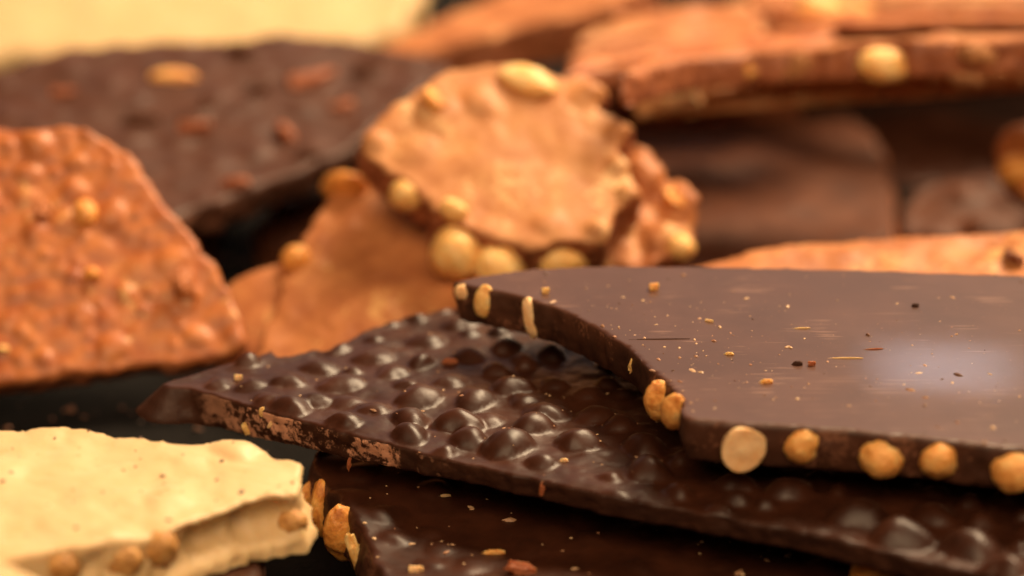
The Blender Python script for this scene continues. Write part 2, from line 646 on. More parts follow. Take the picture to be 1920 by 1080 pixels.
def waves(amp, scale, seed, octs=3):
    return lambda x, y: fbm(xy3(x, y, scale), seed, octs) * amp


def domes(pts, extra=None, power=3.0, shape=2.6):
    """lumps under a coating: pts = (x, y, radius, height, squash, angle)"""
    pts = np.array(pts)

    def h(x, y):
        acc = np.zeros_like(x)
        wx = fbm(xy3(x, y, 0.0045, 3.3), 91, 2) * 0.0003
        wy = fbm(xy3(x, y, 0.0045, 7.7), 92, 2) * 0.0003
        for cx, cy, r, hh in pts:
            k = np.abs(x - cx) < r * 1.9
            k &= np.abs(y - cy) < r * 1.9
            if not k.any():
                continue
            dx, dy = x[k] - cx + wx[k], y[k] - cy + wy[k]
            ang = np.arctan2(dy, dx)
            q = np.sqrt(dx * dx + dy * dy) / (r * (1 + 0.10 * np.cos(2 * ang + cx * 900) + 0.06 * np.cos(3 * ang + cy * 700)))
            acc[k] += (hh * (0.93 * np.clip(1 - (q / 1.06) ** 2, 0, 1) ** 0.88 + 0.07 * np.exp(-q * q))) ** power
        z = acc ** (1 / power)
        if extra is not None:
            z = z + extra(x, y)
        return z
    return h


def scatter(lo, hi, n, rmin, rmax, seed, gap=0.85, fixed=()):
    rng = random.Random(seed)
    out = list(fixed)
    tries = 0
    while len(out) < n and tries < n * 60:
        tries += 1
        x, y = rng.uniform(lo[0], hi[0]), rng.uniform(lo[1], hi[1])
        r = rng.uniform(rmin, rmax)
        if all((x - a) ** 2 + (y - b) ** 2 > (gap * (r + c)) ** 2 for a, b, c, _ in out):
            out.append((x, y, r, r * rng.uniform(0.45, 0.85)))
    return out


# ------------------------------------------------------------------ the surface below
def ground():
    n = 60
    xs = np.linspace(-0.9, 0.9, n)
    ys = np.linspace(0.35, 2.1, n)
    X, Y = np.meshgrid(xs, ys)
    Z = fbm(xy3(X.ravel(), Y.ravel(), 0.08), 5, 3) * 0.0012 - 0.0015
    v = np.column_stack([X.ravel(), Y.ravel(), Z])
    f = [(i * n + j, i * n + j + 1, (i + 1) * n + j + 1, (i + 1) * n + j) for i in range(n - 1) for j in range(n - 1)]
    o = link_mesh('table_surface', v, f, [M['cloth']])
    o['kind'] = 'structure'
    o['label'] = 'dark cloth under the heap of chocolate'
    return o


ground()

# ------------------------------------------------------------------ 1 smooth dark slab with hazelnuts
pl1 = Plane(1230, 700, z=0.0555, tilt=0.0, roll=0.0)
s1 = slab('dark_chocolate_slab', 'smooth satin dark chocolate slab with round hazelnuts along its broken front edge', pl1,
          [(850, 528), (905, 515), (1000, 503), (1100, 498), (1300, 499), (1600, 505), (1920, 516), (2150, 524), (2260, 700), (2330, 905),
           (1920, 843), (1700, 818), (1500, 801), (1287, 786), (1279, 748), (1250, 714), (1215, 690), (1180, 655), (1130, 622), (1075, 592), (1030, 574), (960, 552), (900, 540)],
          0.0102, 0.0010, M['dark_smooth'], M['dark_break_clean'], waves(0.000012, 0.05, 4, 2), ragged=0.0005, wall=0.0006, rim=0.0004, under=0.0012, seed=3, sharp=0.7)

for a in (
    ('hazelnut', 'cut_hazelnut', 1395, 838, 84, 0, 'hazel_pale', 0.5, (0, 200, 4), -0.14, (1, 1, 1.08), 'pale hazelnut sliced flat at the slab edge'),
    ('hazelnut', 'hazelnut', 1505, 838, 78, 1, 'hazel', 0.5, (50, 20, 30), 0.40, (1, 1, 1), None),
    ('hazelnut', 'hazelnut', 1655, 860, 88, 2, 'hazel', 0.6, (110, 30, 0), 0.32, (1, 1, 1), None),
    ('hazelnut', 'hazelnut', 1762, 860, 82, 3, 'hazel', 0.55, (60, -40, 0), 0.36, (1, 1, 1), None),
    ('hazelnut', 'hazelnut', 1903, 866, 98, 4, 'hazel', 0.5, (80, 10, 60), 0.32, (1, 1, 1), None),
    ('hazelnut', 'almond', 1236, 745, 104, 0, 'hazel', 0.55, (15, -22, 20), -0.30, (0.95, 1.0, 0.95), 'split hazelnut half at the corner of the slab'),
    ('hazelnut', 'almond', 1267, 765, 104, 1, 'hazel', 0.6, (20, 16, -20), -0.35, (0.9, 0.9, 0.85), 'split hazelnut half at the corner of the slab'),
    ('hazelnut', 'hazelnut', 868, 542, 34, 0, 'hazel_pale', 0.3, (40, 0, 0), 0.1, (1, 1, 1), None),
    ('hazelnut', 'almond', 910, 566, 68, 1, 'peanut', 0.5, (5, 5, 0), 0.1, (1.0, 1, 1.0), None),
    ('hazelnut', 'half', 995, 595, 84, 2, 'hazel_pale', 0.5, (4, 10, 215), 0.0, (0.55, 0.6, 1.0), 'thin slice of nut in the curved broken edge'),
    ('nut_chip', 'chip', 1187, 682, 28, 2, 'peanut', 0.5, (0, 20, 0), 0.0, (0.6, 0.7, 1.2), None),
):
    nut(s1, *a[:5], *a[5:11], label=a[11])

# ------------------------------------------------------------------ 2 bumpy dark slab
pl2 = Plane(800, 780, z=0.0365, tilt=0.0, roll=0.0)
BUMPS = [(950, 828, 98, 1.0), (1083, 822, 88, 1.0), (860, 785, 88, .95), (880, 815, 76, .9), (770, 778, 78, .85), (768, 808, 76, .95), (785, 738, 90, .75),
         (890, 745, 76, .8), (960, 718, 76, .8), (1000, 790, 80, .85), (1022, 765, 80, .7), (985, 745, 70, .6), (1115, 770, 76, .7), (1160, 790, 66, .7), (645, 785, 66, .8),
         (545, 755, 76, .75), (640, 710, 80, .55), (650, 745, 66, .5), (600, 680, 74, .6), (540, 710, 66, .6), (500, 745, 62, .6), (860, 600, 66, .6),
         (800, 630, 74, .55), (880, 660, 70, .55), (700, 660, 74, .55), (1210, 830, 84, .9), (1215, 875, 90, .9), (910, 780, 70, .5), (1040, 715, 60, .7),
         (1105, 735, 60, .6), (700, 760, 64, .55), (845, 708, 66, .5), (735, 690, 66, .45), (1610, 960, 100, 1.0), (1690, 995, 110, 1.0), (1820, 1015, 110, 1.0),
         (1480, 915, 90, .8), (1380, 900, 80, .8), (470, 715, 60, .5), (410, 712, 56, .45), (590, 745, 62, .6), (1750, 960, 80, .7), (1880, 1060, 90, .9)]
fixed = []
for x, y, wd, k in BUMPS:
    p, t = pl2.hit(x, y + wd * 0.14)
    r = wd * 0.5 * t * KPX * 1.0
    fixed.append((p[0], p[1], r, r * 0.80 * k))
lo2, hi2 = pl2.hit(250, 1100)[0], pl2.hit(2100, 560)[0]
b2 = scatter((lo2[0], lo2[1]), (hi2[0], hi2[1]), 300, 0.0024, 0.0042, 12, 1.12, fixed)
tip2 = pl2.hit(306, 719)[0]
s2 = slab('dark_chocolate_slab', 'bumpy glossy dark chocolate slab with a pointed tip and dusty broken edge', pl2,
          [(306, 719), (316, 725), (350, 728), (400, 738), (440, 752), (480, 766), (560, 788), (650, 812), (740, 836), (850, 864), (1000, 898), (1150, 932), (1300, 958),
           (1500, 996), (1700, 1044), (1850, 1078), (2050, 1135), (2240, 1000), (2100, 760), (1500, 640), (1150, 570), (960, 570), (900, 572), (860, 576), (790, 589), (740, 601), (700, 613),
           (662, 632), (636, 645), (612, 656), (590, 653), (555, 663), (516, 668), (509, 655), (488, 665), (420, 683), (370, 699), (322, 711)],
          0.0100, 0.0008, M['dark_rough'], M['dark_break'], domes(b2, lambda x, y: waves(0.0006, 0.012, 8)(x, y) + waves(0.00016, 0.0035, 9)(x, y)), ragged=0.0005, ragged_scale=0.004, wall=0.0005, wall_scale=0.0045, rim=0.0004, under=lambda B: 0.0012 - 0.0085 * np.clip(1 - np.hypot(B[:, 0] - tip2[0], B[:, 1] - tip2[1]) / 0.016, 0, 1) ** 1.5, seed=7, sharp=0.55, fade=0.0035,
          taper=lambda B: np.clip(0.72 + 0.28 * np.sqrt(np.clip((B[:, 0] - tip2[0]) / 0.014, 0, 1)), 0, 1) * (1 - 0.45 * np.clip((B[:, 0] + 0.066) / 0.072, 0, 1)))

for a in (
    ('nut_flake', 'chip', 463, 804, 28, 1, 'peanut', 0.5, (0, -20, 30), 0.25, (0.7, 0.4, 1.0), None),
    ('nut_flake', 'chip', 492, 772, 20, 2, 'peanut', 0.5, (0, 0, 30), -0.05, (0.8, 0.4, 1.0), None),
    ('nut_flake', 'chip', 507, 797, 16, 3, 'hazel_pale', 0.5, (0, 40, 30), -0.05, (0.8, 0.4, 1.0), None),
    ('chocolate_shaving', 'chip', 655, 868, 26, 2, 'crumb_red', 0.5, (0, 10, 0), -0.2, (0.4, 0.4, 1.0), None),
    ('chocolate_shaving', 'chip', 1018, 915, 30, 1, 'crumb_red', 0.5, (0, 10, 0), -0.2, (0.5, 0.5, 1.0), None),
):
    nut(s2, *a[:5], *a[5:11], label=a[11])

# ------------------------------------------------------------------ 3 dark slab underneath with nuts in its side
pl3 = Plane(800, 960, z=0.0215, tilt=2.0, roll=0.0)
s3 = slab('dark_chocolate_slab', 'dark chocolate slab lowest at the front with orange nuts in its narrow side', pl3,
          [(586, 862), (604, 885), (628, 925), (662, 975), (690, 1025), (722, 1090), (770, 1190), (1400, 1330), (2150, 1330), (2150, 1100), (1500, 930), (900, 830), (660, 825), (600, 840)],
          0.0105, 0.0010, M['dark_rough'], M['dark_break_clean'],
          domes(scatter((-0.06, -0.10), (0.20, 0.04), 160, 0.003, 0.006, 33, 1.2) and [(a, b, c, d * 0.35) for a, b, c, d in scatter((-0.06, -0.10), (0.20, 0.04), 160, 0.003, 0.006, 33, 1.2)], waves(0.0012, 0.02, 9)),
          ragged=0.0006, wall=0.0008, rim=0.0008, under=-0.002, seed=11)
for a in (
    ('almond', 'almond', 578, 925, 78, 0, 'almond', 0.55, (0, 8, 30), -0.25, (0.9, 0.9, 1.0), None),
    ('almond', 'half', 604, 942, 116, 1, 'almond', 0.55, (5, 4, 150), -0.25, (0.52, 0.7, 1.0), None),
    ('almond', 'almond', 646, 990, 120, 2, 'almond', 0.45, (0, -14, 20), -0.25, (1.1, 0.9, 1.0), None),
    ('almond', 'chip', 670, 1032, 106, 1, 'peanut', 0.40, (0, -16, 20), -0.3, (0.30, 0.4, 1.0), None),
    ('hazelnut', 'hazelnut', 1640, 1076, 90, 2, 'almond', -0.25, (90, 0, 0), 0.0, (1, 1, 1), None),
):
    nut(s3, *a[:5], *a[5:11], label=a[11])

# ------------------------------------------------------------------ 4 white slab front
pl4 = Plane(300, 900, z=0.0440, tilt=3.0, roll=3.0)


def w4_scoop(B, t):
    r = np.zeros(len(B))
    for px, rad, dep in ((415, 0.0068, 0.0046), (492, 0.0058, 0.0044), (352, 0.0045, 0.0026), (545, 0.004, 0.0012), (190, 0.005, 0.0012)):
        c = pl4.hit(px, 960)[0]
        d = np.abs(B[:, 0] - c[0])
        k = B[:, 1] < 0.02
        r -= k * dep * np.clip(1 - (d / rad) ** 2, 0, 1) ** 0.5 * math.sin(min(1, t * 1.3) * PI)
    return r


s4 = slab('white_chocolate_slab', 'creamy white chocolate slab at the front with dull brown hazelnuts in its edge', pl4,
          [(-170, 792), (0, 800), (80, 803), (150, 806), (220, 818), (300, 831), (360, 836), (400, 833), (440, 829), (480, 838), (512, 857), (545, 862), (562, 874), (570, 898), (562, 926),
           (534, 931), (480, 936), (450, 946), (400, 963), (340, 986), (270, 1005), (200, 1020), (130, 1030), (60, 1042), (0, 1054), (-170, 1090)],
          0.0135, 0.0010, M['white'], M['white_break'],
          domes([(*pl4.hit(320, 940)[0][:2], 0.006, 0.0008), (*pl4.hit(440, 848)[0][:2], 0.005, 0.0016), (*pl4.hit(60, 960)[0][:2], 0.007, 0.0006), (*pl4.hit(230, 1000)[0][:2], 0.005, 0.0008),
                 (*pl4.hit(500, 890)[0][:2], 0.005, 0.0006)], lambda x, y: waves(0.0009, 0.013, 21)(x, y) + waves(0.0001, 0.003, 22)(x, y)),
          ragged=0.0007, ragged_scale=0.004, wall=0.0010, wall_scale=0.004, rim=0.0007, under=-0.0035, seed=17, sharp=0.6, scoop=w4_scoop)
for a in (
    ('hazelnut', 'hazelnut', 117, 1042, 80, 0, 'hazel_dull', 0.35, (60, 20, 0), 0.5, (1, 1, 1.05), None),
    ('hazelnut', 'hazelnut', 230, 1056, 76, 1, 'hazel_dull', 0.5, (20, 70, 0), 0.5, (1, 1, 1), None),
    ('hazelnut', 'hazelnut', 300, 1034, 72, 2, 'hazel_dull', 0.5, (30, 20, 0), 0.42, (1, 1, 1.1), None),
    ('hazelnut', 'hazelnut', 548, 990, 60, 3, 'hazel_dull', 0.75, (30, 20, 0), 1.0, (1, 1, 1), None),
):
    nut(s4, *a[:5], *a[5:11], label=a[11])

pl4b = Plane(0, 1070, z=0.052, tilt=0, roll=4)
slab('white_chocolate_slab', 'corner of a white chocolate piece at the very bottom left of the photo', pl4b,
     [(-200, 1035), (-60, 1040), (0, 1050), (45, 1064), (82, 1086), (95, 1130), (60, 1200), (-200, 1220)],
     0.012, 0.0014, M['white'], M['white_break'], waves(0.0005, 0.02, 3), rim=0.002, seed=19)

# ------------------------------------------------------------------ 5 leaning milk slab at the left, crisp lumps
pl5 = Plane(230, 480, depth=0.790, tilt=47, roll=4)
lo5, hi5 = pl5.hit(-150, 740)[0], pl5.hit(470, 230)[0]
rng5 = random.Random(4)
b5 = [(a, b, c, c * rng5.uniform(0.14, 0.46)) for a, b, c, d in scatter((lo5[0], lo5[1]), (hi5[0], hi5[1]), 270, 0.0018, 0.0050, 51, 0.90)]
s5 = slab('milk_chocolate_slab', 'lumpy orange-brown milk chocolate slab leaning towards the camera at the left', pl5,
          [(-150, 255), (-60, 236), (0, 240), (60, 246), (110, 238), (150, 241), (200, 262), (245, 300), (290, 360), (340, 425), (390, 490), (430, 545), (452, 600), (458, 640), (438, 664),
           (330, 680), (230, 692), (100, 708), (0, 722), (-150, 742)],
          0.0085, 0.0011, M['milk_deep'], M['milk_break'], domes(b5, lambda x, y: waves(0.0008, 0.02, 5)(x, y) + waves(0.0001, 0.003, 6)(x, y)), ragged=0.0010, wall=0.0010, rim=0.0012, seed=23)
for a in (
    ('nut_chip', 'peanut', 160, 400, 60, 0, 'almond', -0.06, (70, 30, 0), 0.0, (1, 1, 0.9), None),
    ('nut_chip', 'peanut', 172, 515, 40, 1, 'almond', -0.06, (20, 30, 0), 0.0, (1, 1, 1.2), None),
    ('nut_chip', 'chip', 350, 535, 78, 2, 'milk_deep', -0.10, (80, 70, 0), 0.0, (1, 1, 0.8), None),
    ('nut_chip', 'chip', 5, 655, 36, 1, 'peanut', -0.06, (20, 30, 0), 0.0, (1, 1, 1), None),
    ('nut_chip', 'chip', 85, 390, 40, 3, 'milk_deep', -0.06, (60, 30, 0), 0.0, (1, 1, 1), None),
):
    nut(s5, *a[:5], *a[5:11], label=a[11])

# ------------------------------------------------------------------ 6 large dark slab behind at the left
pl6 = Plane(500, 260, depth=0.885, tilt=13, roll=2)
lo6, hi6 = pl6.hit(-200, 440)[0], pl6.hit(860, 60)[0]
b6 = [(a, b, c, d * 0.25) for a, b, c, d in scatter((lo6[0], lo6[1]), (hi6[0], hi6[1]), 120, 0.003, 0.006, 61, 1.3)]
s6 = slab('dark_chocolate_slab', 'broad blurred dark chocolate slab flecked with nuts below the pale slab', pl6,
          [(-200, 150), (0, 132), (60, 112), (200, 84), (300, 77), (400, 74), (560, 64), (680, 78), (780, 105), (845, 128), (800, 170), (740, 215), (690, 252), (640, 280), (600, 300),
           (500, 340), (420, 368), (352, 392), (250, 440), (0, 470), (-200, 480)],
          0.0105, 0.0014, M['dark_back'], M['dark_break_clean'], domes(b6, waves(0.0010, 0.025, 6)), ragged=0.0012, wall=0.0012, rim=0.0012, seed=29)
for a in (
    ('nut_chip', 'almond', 327, 147, 96, 0, 'hazel', -0.02, (0, 90, 4), 0.0, (0.6, 0.9, 1), 'pale almond sliver lying on the dark slab'),
    ('nut_chip', 'chip', 585, 150, 100, 1, 'crumb_red', -0.02, (0, 90, 25), 0.0, (0.4, 0.9, 1), None),
    ('nut_chip', 'chip', 535, 250, 60, 2, 'crumb_red', -0.03, (0, 90, -60), 0.0, (0.7, 0.9, 1), None),
    ('nut_chip', 'chip', 385, 200, 50, 3, 'milk_shade_brown', -0.03, (0, 90, 60), 0.0, (0.7, 1, 1), None),
    ('nut_chip', 'chip', 365, 242, 64, 1, 'crumb_red', -0.01, (0, 90, 10), 0.0, (0.6, 0.8, 1), None),
    ('nut_chip', 'chip', 455, 98, 56, 2, 'milk_shade_brown', -0.01, (0, 90, 0), 0.0, (0.7, 1, 1), None),
    ('nut_chip', 'chip', 580, 290, 44, 0, 'milk_shade_brown', -0.01, (0, 90, 0), 0.0, (0.7, 1, 1), None),
    ('nut_chip', 'chip', 270, 225, 70, 0, 'milk_shade_brown', 0.0, (0, 90, 0), 0.0, (0.5, 1, 1), None),
    ('nut_chip', 'chip', 640, 200, 44, 3, 'crumb_red', -0.01, (0, 90, 40), 0.0, (0.6, 1, 1), None),
    ('nut_chip', 'chip', 690, 130, 56, 0, 'milk_shade_brown', -0.02, (0, 90, 10), 0.0, (0.6, 1, 1), None),
    ('nut_chip', 'chip', 120, 175, 50, 1, 'crumb_red', -0.01, (0, 90, 0), 0.0, (0.5, 1, 1), None),
    ('nut_chip', 'chip', 480, 170, 40, 3, 'milk_shade_brown', -0.02, (0, 90, 30), 0.0, (0.7, 1, 1), None),
    ('nut_chip', 'chip', 445, 345, 50, 2, 'crumb_red', -0.01, (0, 90, 10), 0.0, (0.7, 1, 1), None),
):
    nut(s6, *a[:5], *a[5:11], label=a[11])

# ------------------------------------------------------------------ 7 white slab far back
pl7 = Plane(350, 20, depth=1.06, tilt=22, roll=0)
slab('white_chocolate_slab', 'pale blurred white chocolate slab farthest back at the top left', pl7,
     [(-200, -260), (300, -280), (700, -240), (800, -120), (785, -10), (765, 30), (735, 62), (600, 90), (300, 100), (0, 105), (-200, 110)],
     0.018, 0.0025, M['white'], M['white_break'], waves(0.0015, 0.03, 7), ragged=0.002, wall=0.002, rim=0.003, seed=31)

# ------------------------------------------------------------------ 8 centre milk slab with nuts
pl8 = Plane(930, 300, depth=0.80, tilt=33, roll=3)
s8 = slab('milk_chocolate_slab', 'light milk chocolate piece in the middle with pale nuts along its lower edge', pl8,
          [(676, 262), (742, 196), (846, 130), (980, 118), (1062, 146), (1100, 138), (1136, 172), (1122, 202), (1190, 236), (1160, 280), (1200, 368),
           (1152, 394), (1138, 454), (1052, 452), (1000, 472), (888, 436), (812, 384), (768, 344), (686, 294)],
          0.0135, 0.0011, M['milk_pale'], M['milk_break'],
          domes([(*pl8.hit(820, 215)[0][:2], 0.007, 0.0022), (*pl8.hit(900, 190)[0][:2], 0.006, 0.0018), (*pl8.hit(1100, 175)[0][:2], 0.005, 0.002), (*pl8.hit(780, 280)[0][:2], 0.006, 0.0012),
                 (*pl8.hit(1030, 420)[0][:2], 0.005, 0.0012), (*pl8.hit(1110, 172)[0][:2], 0.004, 0.003), (*pl8.hit(1160, 245)[0][:2], 0.004, 0.003),
                 (*pl8.hit(1165, 310)[0][:2], 0.004, 0.0024), (*pl8.hit(1180, 365)[0][:2], 0.004, 0.003), (*pl8.hit(1125, 430)[0][:2], 0.004, 0.0026), (*pl8.hit(705, 265)[0][:2], 0.004, 0.0022)],
                lambda x, y: waves(0.0007, 0.016, 10)(x, y) + waves(0.0001, 0.0035, 13)(x, y)),
          ragged=0.0007, ragged_scale=0.0028, wall=0.0012, wall_scale=0.003, rim=0.0006, seed=37, sharp=0.97)
for a in (
    ('nut_half', 'hazelnut', 762, 356, 66, 0, 'peanut', 0.5, (30, 20, 0), -0.25, (1, 1, 1), None),
    ('nut_half', 'peanut', 850, 395, 62, 3, 'peanut', 0.4, (30, 70, 0), 0.05, (1, 1, 0.9), None),
    ('nut_half', 'hazelnut', 863, 434, 112, 1, 'peanut', 0.6, (60, 60, 0), -0.40, (1, 1, 0.85), None),
    ('nut_half', 'hazelnut', 940, 476, 104, 2, 'peanut', 0.6, (90, 40, 0), -0.40, (1, 0.9, 0.85), None),
    ('nut_half', 'almond', 1058, 483, 116, 0, 'peanut', 0.6, (0, 84, 0), -0.3, (1, 1.2, 0.8), None),
    ('nut_half', 'almond', 992, 150, 118, 1, 'peanut', -0.02, (85, 20, 60), 0.0, (1.0, 1, 1), 'pale nut half lying in the upper edge'),
    ('nut_half', 'chip', 815, 190, 64, 2, 'almond', -0.08, (60, 60, 0), 0.0, (1, 1, 1), None),
):
    nut(s8, *a[:5], *a[5:11], label=a[11])

pl8b = Plane(1240, 390, depth=0.810, tilt=36, roll=8)
s8b = slab('milk_chocolate_slab', 'small crumbly milk chocolate piece tucked behind the middle piece', pl8b,
           [(1100, 270), (1160, 262), (1205, 274), (1240, 300), (1262, 340), (1303, 368), (1313, 400), (1302, 440), (1288, 470), (1200, 500), (1100, 490)],
           0.0110, 0.0012, M['milk'], M['milk_break'], domes([(*pl8b.hit(1240, 440)[0][:2], 0.006, 0.003), (*pl8b.hit(1215, 315)[0][:2], 0.007, 0.003), (*pl8b.hit(1280, 385)[0][:2], 0.006, 0.003)], lambda x, y: waves(0.0016, 0.009, 12)(x, y) + waves(0.0006, 0.003, 12)(x, y)), ragged=0.0016, ragged_scale=0.004, wall=0.0014, wall_scale=0.003, rim=0.0007, seed=39, sharp=0.8)
nut(s8b, 'nut_half', 'hazelnut', 1276, 464, 54, 0, 'peanut', 0.0, (30, 30, 0), 0.0)
nut(s8b, 'nut_half', 'chip', 1272, 375, 60, 1, 'almond', -0.1, (60, 30, 0), 0.0)

# ------------------------------------------------------------------ 9 milk pieces below the centre
pl9 = Plane(700, 540, depth=0.795, tilt=24, roll=-6)
s9 = slab('milk_chocolate_slab', 'plain tan milk chocolate slab sloping down behind the bumpy dark slab', pl9,
          [(596, 395), (640, 335), (700, 300), (800, 330), (900, 420), (960, 520), (930, 620), (800, 660), (640, 700), (470, 720), (482, 650), (508, 585), (538, 520), (565, 455)],
          0.0090, 0.0012, M['milk'], M['milk_break'], lambda x, y: waves(0.0012, 0.02, 14)(x, y) + waves(0.0003, 0.004, 14)(x, y), ragged=0.0010, ragged_scale=0.004, wall=0.0010, rim=0.0007, seed=41, sharp=0.9)
nut(s9, 'nut_half', 'almond', 647, 350, 110, 0, 'almond', 0.1, (20, 40, 0), 0.0, (1.2, 1, 1))
nut(s9, 'nut_half', 'hazelnut', 556, 486, 58, 1, 'almond', 0.15, (30, 30, 0), 0.0)

pl9b = Plane(500, 570, depth=0.80, tilt=30, roll=-4)
s9b = slab('milk_chocolate_slab', 'narrow sliver of milk chocolate between the lumpy slab and the tan slab', pl9b,
           [(425, 530), (470, 505), (540, 484), (620, 470), (640, 700), (420, 700), (400, 600)],
           0.009, 0.0014, M['milk'], M['milk_break'], waves(0.0010, 0.02, 15), rim=0.0016, seed=43)

pl9c = Plane(545, 420, depth=0.90, tilt=28, roll=-10)  # milk chunk, the gap's shade put into its brown colour
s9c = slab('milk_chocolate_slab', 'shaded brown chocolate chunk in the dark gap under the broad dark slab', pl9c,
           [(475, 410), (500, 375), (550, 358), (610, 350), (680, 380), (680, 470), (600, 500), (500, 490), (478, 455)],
           0.014, 0.0014, M['milk_shade_brown'], M['milk_break'], waves(0.0012, 0.012, 16), rim=0.004, seed=45)

# ------------------------------------------------------------------ 10 milk slabs stacked at the top right
pl10a = Plane(950, 40, depth=0.99, tilt=8, roll=-9)
s10a = slab('milk_chocolate_slab', 'long milk chocolate shard slanting up to the top edge behind the middle piece', pl10a,
            [(700, 92), (800, 48), (900, 8), (960, -20), (1200, -70), (1215, -20), (1150, 10), (1060, 30), (980, 45), (880, 72), (790, 95), (730, 104)],
            0.0170, 0.0016, M['milk'], M['milk_break'], waves(0.0012, 0.02, 18), ragged=0.0014, wall=0.0014, rim=0.0010, seed=47, sharp=0.8)

pl10b = Plane(1260, 60, depth=0.96, tilt=14, roll=-5)
s10b = slab('milk_chocolate_slab', 'pale tan milk chocolate piece wedged between the shard and the stacked slabs', pl10b,
            [(1075, 92), (1130, 50), (1200, 20), (1300, 0), (1400, -5), (1430, 40), (1425, 80), (1330, 95), (1240, 105), (1150, 112), (1100, 112)],
            0.0170, 0.0016, M['milk'], M['milk_break'], waves(0.0016, 0.016, 19), ragged=0.0014, wall=0.0009, rim=0.0010, seed=49, sharp=0.8)

pl10c = Plane(1600, 80, depth=0.855, tilt=-12.5, roll=-4.5)
s10c = slab('milk_chocolate_slab', 'long milk chocolate slab seen edge on at the right with one pale nut', pl10c,
            [(1165, 136), (1230, 120), (1300, 108), (1400, 98), (1500, 91), (1600, 86), (1700, 81), (1800, 75), (1920, 68), (2100, 58), (2100, 48), (1800, 66), (1450, 87), (1200, 119)],
            0.0098, 0.0014, M['milk'], M['milk_break'], domes([(a, b, c, d * 0.22) for a, b, c, d in scatter((-0.08, -0.03), (0.09, 0.06), 60, 0.003, 0.006, 71, 1.1)], waves(0.0006, 0.016, 20)),
            ragged=0.0010, wall=0.0009, rim=0.0008, seed=53, sharp=0.8, wall_scale=0.006)
nut(s10c, 'nut_half', 'almond', 1660, 122, 108, 0, 'peanut', 0.45, (0, 94, 0), -0.1, (1.0, 1.6, 1))
nut(s10c, 'nut_half', 'chip', 1500, 125, 60, 2, 'milk_pale', 0.5, (0, 70, 0), 0.0, (1, 1.2, 1))
nut(s10c, 'nut_half', 'chip', 1830, 105, 70, 3, 'milk_pale', 0.5, (0, 100, 0), 0.0, (0.8, 1.2, 1))
nut(s10c, 'nut_half', 'chip', 1400, 130, 60, 0, 'almond', 0.5, (0, 80, 0), 0.1, (0.8, 1.0, 1))

pl10d = Plane(1650, -10, depth=0.985, tilt=5, roll=-1)
s10d = slab('milk_chocolate_slab', 'topmost milk chocolate slab cut by the upper right picture edge with pale nuts', pl10d,
            [(1405, 5), (1500, 10), (1600, 3), (1750, 9), (1920, 4), (2100, 0), (2100, -120), (1700, -130), (1420, -90)],
            0.0085, 0.0018, M['milk'], M['milk_break'], waves(0.0012, 0.02, 22), ragged=0.0014, wall=0.0016, rim=0.0008, seed=57, sharp=0.8, wall_scale=0.003)
nut(s10d, 'nut_half', 'almond', 1545, 22, 110, 0, 'peanut', 0.4, (0, 110, 0), -0.1, (1.0, 1.6, 1))
nut(s10d, 'nut_half', 'chip', 1615, 18, 70, 1, 'peanut', 0.4, (80, 30, 0), 0.0)

pl10e = Plane(1300, 120, depth=0.90, tilt=-6, roll=-6)
slab('milk_chocolate_slab', 'thin reddish milk chocolate slab squeezed under the pale tan piece', pl10e,
     [(1060, 142), (1120, 124), (1300, 102), (1480, 84), (1560, 70), (1560, 50), (1300, 80), (1080, 120)],
     0.0085, 0.0016, M['milk_deep'], M['milk_break'], waves(0.0010, 0.02, 32), ragged=0.0012, rim=0.0008, seed=73, sharp=0.8)

for k, (pts, dep, tl, th, mt, lab) in enumerate((
    ([(1085, 78), (1200, 60), (1330, 44), (1440, 30), (1440, 12), (1300, 24), (1100, 58)], 0.945, -6, 0.0055, 'milk_pale', 'uppermost of the thin pale shards layered beside the slanting shard'),
    ([(1070, 112), (1180, 96), (1300, 76), (1425, 62), (1425, 48), (1280, 60), (1080, 98)], 0.925, -7, 0.0050, 'milk', 'lower of the thin shards layered beside the slanting shard'),
    ([(1450, 34), (1600, 40), (1760, 36), (1930, 32), (2100, 30), (2100, 18), (1700, 22), (1460, 20)], 0.965, -8, 0.0040, 'milk_deep', 'thin reddish shard directly beneath the topmost slab at the upper right'),
)):
    pk = Plane(pts[0][0] + 150, pts[0][1] - 10, depth=dep, tilt=tl, roll=-4)
    slab('milk_chocolate_slab', lab, pk, pts, th, 0.0016, M[mt], M['milk_break'], waves(0.0006, 0.015, 40 + k), ragged=0.0012, ragged_scale=0.004, wall=0.0008, rim=0.0006, seed=80 + k, sharp=0.85)
pl10g = Plane(1600, 140, depth=0.862, tilt=-12.5, roll=-4.5)
s10g = slab('milk_chocolate_slab', 'dusky pink milk chocolate slab under the edge-on slab with the pale nut', pl10g,
            [(1190, 172), (1250, 166), (1350, 158), (1500, 147), (1650, 138), (1800, 128), (1930, 116), (2100, 104), (2100, 94), (1800, 118), (1450, 140), (1220, 164)],
            0.0085, 0.0014, M['milk'], M['milk_pale'], waves(0.0006, 0.016, 44), ragged=0.0016, ragged_scale=0.005, wall=0.0008, rim=0.0008, seed=84, sharp=0.85)

nut(s10g, 'nut_half', 'chip', 1285, 180, 100, 1, 'hazel_pale', 0.55, (0, 84, 0), 0.1)

